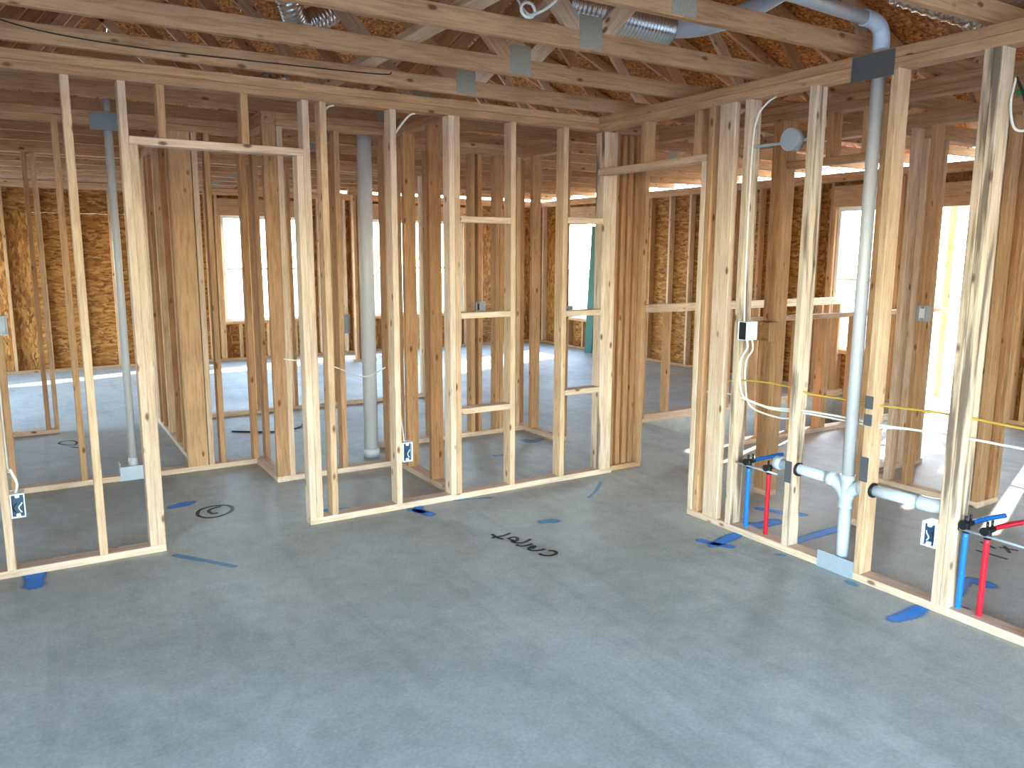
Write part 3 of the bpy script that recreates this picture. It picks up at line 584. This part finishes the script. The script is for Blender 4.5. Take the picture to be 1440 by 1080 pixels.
# ------------------------------------------------------------ ducts
def duct(pts, r, label, corr=True):
    p = smooth(pts, 40); rad = [r*(1+.06*math.sin(i*math.pi/2)) for i in range(len(p))] if corr else None
    return tag(tube(None, 'foil_duct', p, r, FOIL, 22, rad), label, 'duct')
duct([(-.95, -.93, 2.80), (-.72, -.96, 2.78), (-.50, -.98, 2.76), (-.33, -1.0, 2.75)], .10, 'crinkled silver foil duct lying above the truss chords at the top right of centre')
tag(tube(None, 'smooth_duct', smooth([(-.32, -1.0, 2.75), (-.15, -1.07, 2.77), (.05, -1.17, 2.84), (.3, -1.22, 2.98)], 8), .05, PVC, 18), 'smooth grey duct joining the silver foil duct', 'duct')
duct([(-1.95, .62, 3.35), (-1.85, .70, 3.08), (-1.72, .85, 3.0), (-1.5, .88, 3.12)], .075, 'small silver foil duct glinting above the doorway')
duct([(-2.6, 2.2, 2.80), (-2.0, 2.1, 2.76), (-1.5, 2.0, 2.9)], .08, 'silver foil duct lying on the chords beyond the closet')
duct([(1.4, -2.25, 2.75), (1.1, -2.2, 2.72), (.75, -2.05, 2.74), (.5, -1.75, 2.9)], .08, 'silver foil duct behind the top plate of the right wall')
duct([(1.35, -2.5, 2.62), (1.5, -2.4, 2.45), (1.6, -2.3, 2.62)], .07, 'silver foil duct end hanging at the top right')
b = empty('green_panel', (4.2, 5.55, 0), 'dark green board leaning near the far corner', 'panel')
beam(b, 'board', (4.15, 5.58, .02), (4.28, 5.62, 2.0), .14, .03, GREEN)

# ------------------------------------------------------------ paint and marker marks on the slab
def mark(name, pts, wd, m, label, z=.0015):
    """soft edged painted stroke lying on the slab"""
    p = [v for v in smooth([(x, y, 0) for x, y in pts], 6)]; vs, fs, cov = [], [], []
    prof = [(-1.25, 0.), (-.85, .55), (-.5, 1.2), (0, 1.3), (.5, 1.2), (.85, .55), (1.25, 0.)]; n = len(prof)
    ctr = p[len(p)//2]; e0 = p[0]-(p[1]-p[0]).normalized()*wd*.6; e1 = p[-1]+(p[-1]-p[-2]).normalized()*wd*.6; p = [e0]+p+[e1]
    for i, q in enumerate(p):
        t = (p[min(i+1, len(p)-1)]-p[max(i-1, 0)]).normalized(); s = Vector((-t.y, t.x, 0)); end = i in (0, len(p)-1)
        ww = wd*.5*(.55 if end else 1)*(1+.12*math.sin(i*.55+len(pts)+wd*90))
        for f, c in prof:
            v = q+s*f*ww-ctr; vs.append((v.x, v.y, 0)); cov.append(0 if end else c*(.62 if m is FAINT else 1))
    for i in range(len(p)-1):
        for k in range(n-1): fs.append((i*n+k, i*n+k+1, (i+1)*n+k+1, (i+1)*n+k))
    me = bpy.data.meshes.new(name); me.from_pydata(vs, [], fs); me.update()
    at = me.attributes.new('cover', 'FLOAT', 'POINT')
    for i, c in enumerate(cov): at.data[i].value = c
    o = link(name, me, m, FLOOR, (ctr.x, ctr.y, z)); o['label'] = label; return o
def ink(name, strokes, wd, label, z=.002):
    vs, fs = [], []; ctr = Vector((sum(p[0] for s in strokes for p in s)/sum(len(s) for s in strokes), sum(p[1] for s in strokes for p in s)/sum(len(s) for s in strokes), 0))
    for s in strokes:
        p = smooth([(x, y, 0) for x, y in s], 5); b0 = len(vs)
        for i, q in enumerate(p):
            t = (p[min(i+1, len(p)-1)]-p[max(i-1, 0)]).normalized(); sd = Vector((-t.y, t.x, 0))*wd*.5
            for v in (q-sd-ctr, q+sd-ctr): vs.append((v.x, v.y, 0))
        for i in range(len(p)-1): fs.append((b0+2*i, b0+2*i+1, b0+2*i+3, b0+2*i+2))
    me = bpy.data.meshes.new(name); me.from_pydata(vs, [], fs); me.update(); o = link(name, me, BLACK, FLOOR, (ctr.x, ctr.y, z)); o['label'] = label
CARPET = [[(-1.208, -.668), (-1.208, -.727), (-1.194, -.771)], [(-1.108, -.706), (-1.165, -.723), (-1.213, -.717), (-1.237, -.724)],
  [(-1.171, -.777), (-1.136, -.769), (-1.117, -.781), (-1.125, -.812), (-1.151, -.828), (-1.159, -.799), (-1.167, -.787)], [(-1.151, -.828), (-1.173, -.847)],
  [(-1.058, -.844), (-1.114, -.868), (-1.151, -.86), (-1.169, -.835), (-1.156, -.807)], [(-1.09, -.91), (-1.135, -.917), (-1.168, -.905), (-1.174, -.874)],
  [(-1.073, -1.009), (-1.114, -1.01), (-1.145, -.995), (-1.152, -.972), (-1.14, -.955), (-1.109, -.94), (-1.101, -.951), (-1.135, -.972)],
  [(-1.139, -1.048), (-1.133, -1.077), (-1.109, -1.1), (-1.073, -1.1), (-1.052, -1.084), (-1.05, -1.058), (-1.072, -1.038)]]
ink('handwriting', CARPET, .021, 'black handwritten word carpet upside down on the slab')
CM = [[(-2.572, .532), (-2.548, .609), (-2.5, .646), (-2.442, .653), (-2.382, .631), (-2.361, .564), (-2.382, .497), (-2.434, .45), (-2.485, .43), (-2.536, .448), (-2.565, .49), (-2.572, .532)],
      [(-2.416, .624), (-2.473, .604), (-2.5, .567), (-2.491, .51), (-2.457, .503)]]
ink('circled_letter', CM, .022, 'black circled letter C drawn on the closet floor')
ink('pen_lines', [[(1.064, -2.152), (1.028, -2.254)], [(.913, -2.21), (.925, -2.368)], [(1.066, -2.253), (1.101, -2.334)], [(1.112, -2.255), (1.029, -2.327)]], .02, 'black pen scribble on the floor behind the red pipe')
ink('pen_ring', [[(-3.228, 3.015), (-3.195, 3.082), (-3.133, 3.075), (-3.095, 2.994), (-3.115, 2.892), (-3.18, 2.93), (-3.228, 3.015)], [(-3.143, 2.824), (-3.095, 2.769)]], .018, 'dark pen ring on the far left floor')
for nm, pts, wd, m, lb in (
    ('paint_mark', [(-3.415, .0), (-3.419, -.047), (-3.423, -.161)], .10, BLUE, 'blue paint blob at the left edge of the left wall'),
    ('paint_mark', [(-2.675, .769), (-2.619, .785), (-2.565, .803)], .075, BLUE, 'blue paint spot beside the circled letter'),
    ('chalk_line', [(-2.79, -.09), (-2.665, -.255), (-2.556, -.407)], .035, FAINT, 'faint blue line before the doorway'),
    ('paint_mark', [(-1.93, .231), (-1.846, .182), (-1.765, .182)], .08, BLUE, 'blue paint behind the studs right of the doorway'),
    ('paint_mark', [(-1.36, -.02), (-1.385, -.06), (-1.386, -.106)], .07, BLUE, 'upright stroke of the blue paint arrow'),
    ('paint_mark', [(-1.422, -.037), (-1.388, -.089), (-1.357, -.185)], .06, BLUE, 'long stroke of the blue paint arrow'),
    ('chalk_line', [(-1.102, -.011), (-.98, -.04), (-.875, -.076)], .03, FAINT, 'faint blue smear along the left wall'),
    ('paint_mark', [(-.848, -.636), (-.801, -.65), (-.764, -.671)], .07, FAINT, 'small blue spot above the handwriting'),
    ('chalk_line', [(-.037, -.157), (-.189, -.3), (-.325, -.401)], .02, FAINT, 'faint blue line at the corner post'),
    ('paint_mark', [(-.262, -1.339), (-.23, -1.421), (-.185, -1.497)], .05, BLUE, 'blue paint stroke before the right wall'),
    ('paint_mark', [(-.253, -1.432), (-.097, -1.398), (-.01, -1.38)], .075, BLUE, 'blue paint stroke running to the right wall'),
    ('paint_mark', [(.12, -1.293), (.22, -1.335), (.36, -1.344)], .10, BLUE, 'blue paint at the foot of the blue pipe'),
    ('paint_mark', [(.10, -1.637), (.30, -1.616), (.579, -1.611)], .065, BLUE, 'blue paint line behind the drain pipe'),
    ('paint_mark', [(.46, -1.12), (.529, -1.271), (.601, -1.345)], .06, BLUE, 'blue paint behind the red pipe'),
    ('paint_mark', [(-.228, -2.474), (-.118, -2.483), (-.01, -2.47)], .075, BLUE, 'blue paint streak at the foot of the split stud'),
    ('paint_mark', [(.25, -2.47), (.393, -2.417), (.489, -2.415), (.50, -2.50)], .08, BLUE, 'blue paint behind the pipes at the right edge'),
    ('paint_mark', [(-.062, -1.701), (-.032, -1.731)], .03, FAINT, 'small blue dab before the right wall'),
    ('paint_mark', [(-.045, -2.118), (-.05, -2.162)], .04, FAINT, 'small blue dab under the steel shield'),
    ('paint_mark', [(.164, 1.176), (.199, 1.096), (.304, 1.125)], .09, FAINT, 'dull blue paint behind the ladder blocking'),
    ('paint_mark', [(-.31, .84), (-.26, .832), (-.22, .826)], .05, FAINT, 'small blue dab behind the left wall')):
    mark(nm, pts, wd, m, lb)
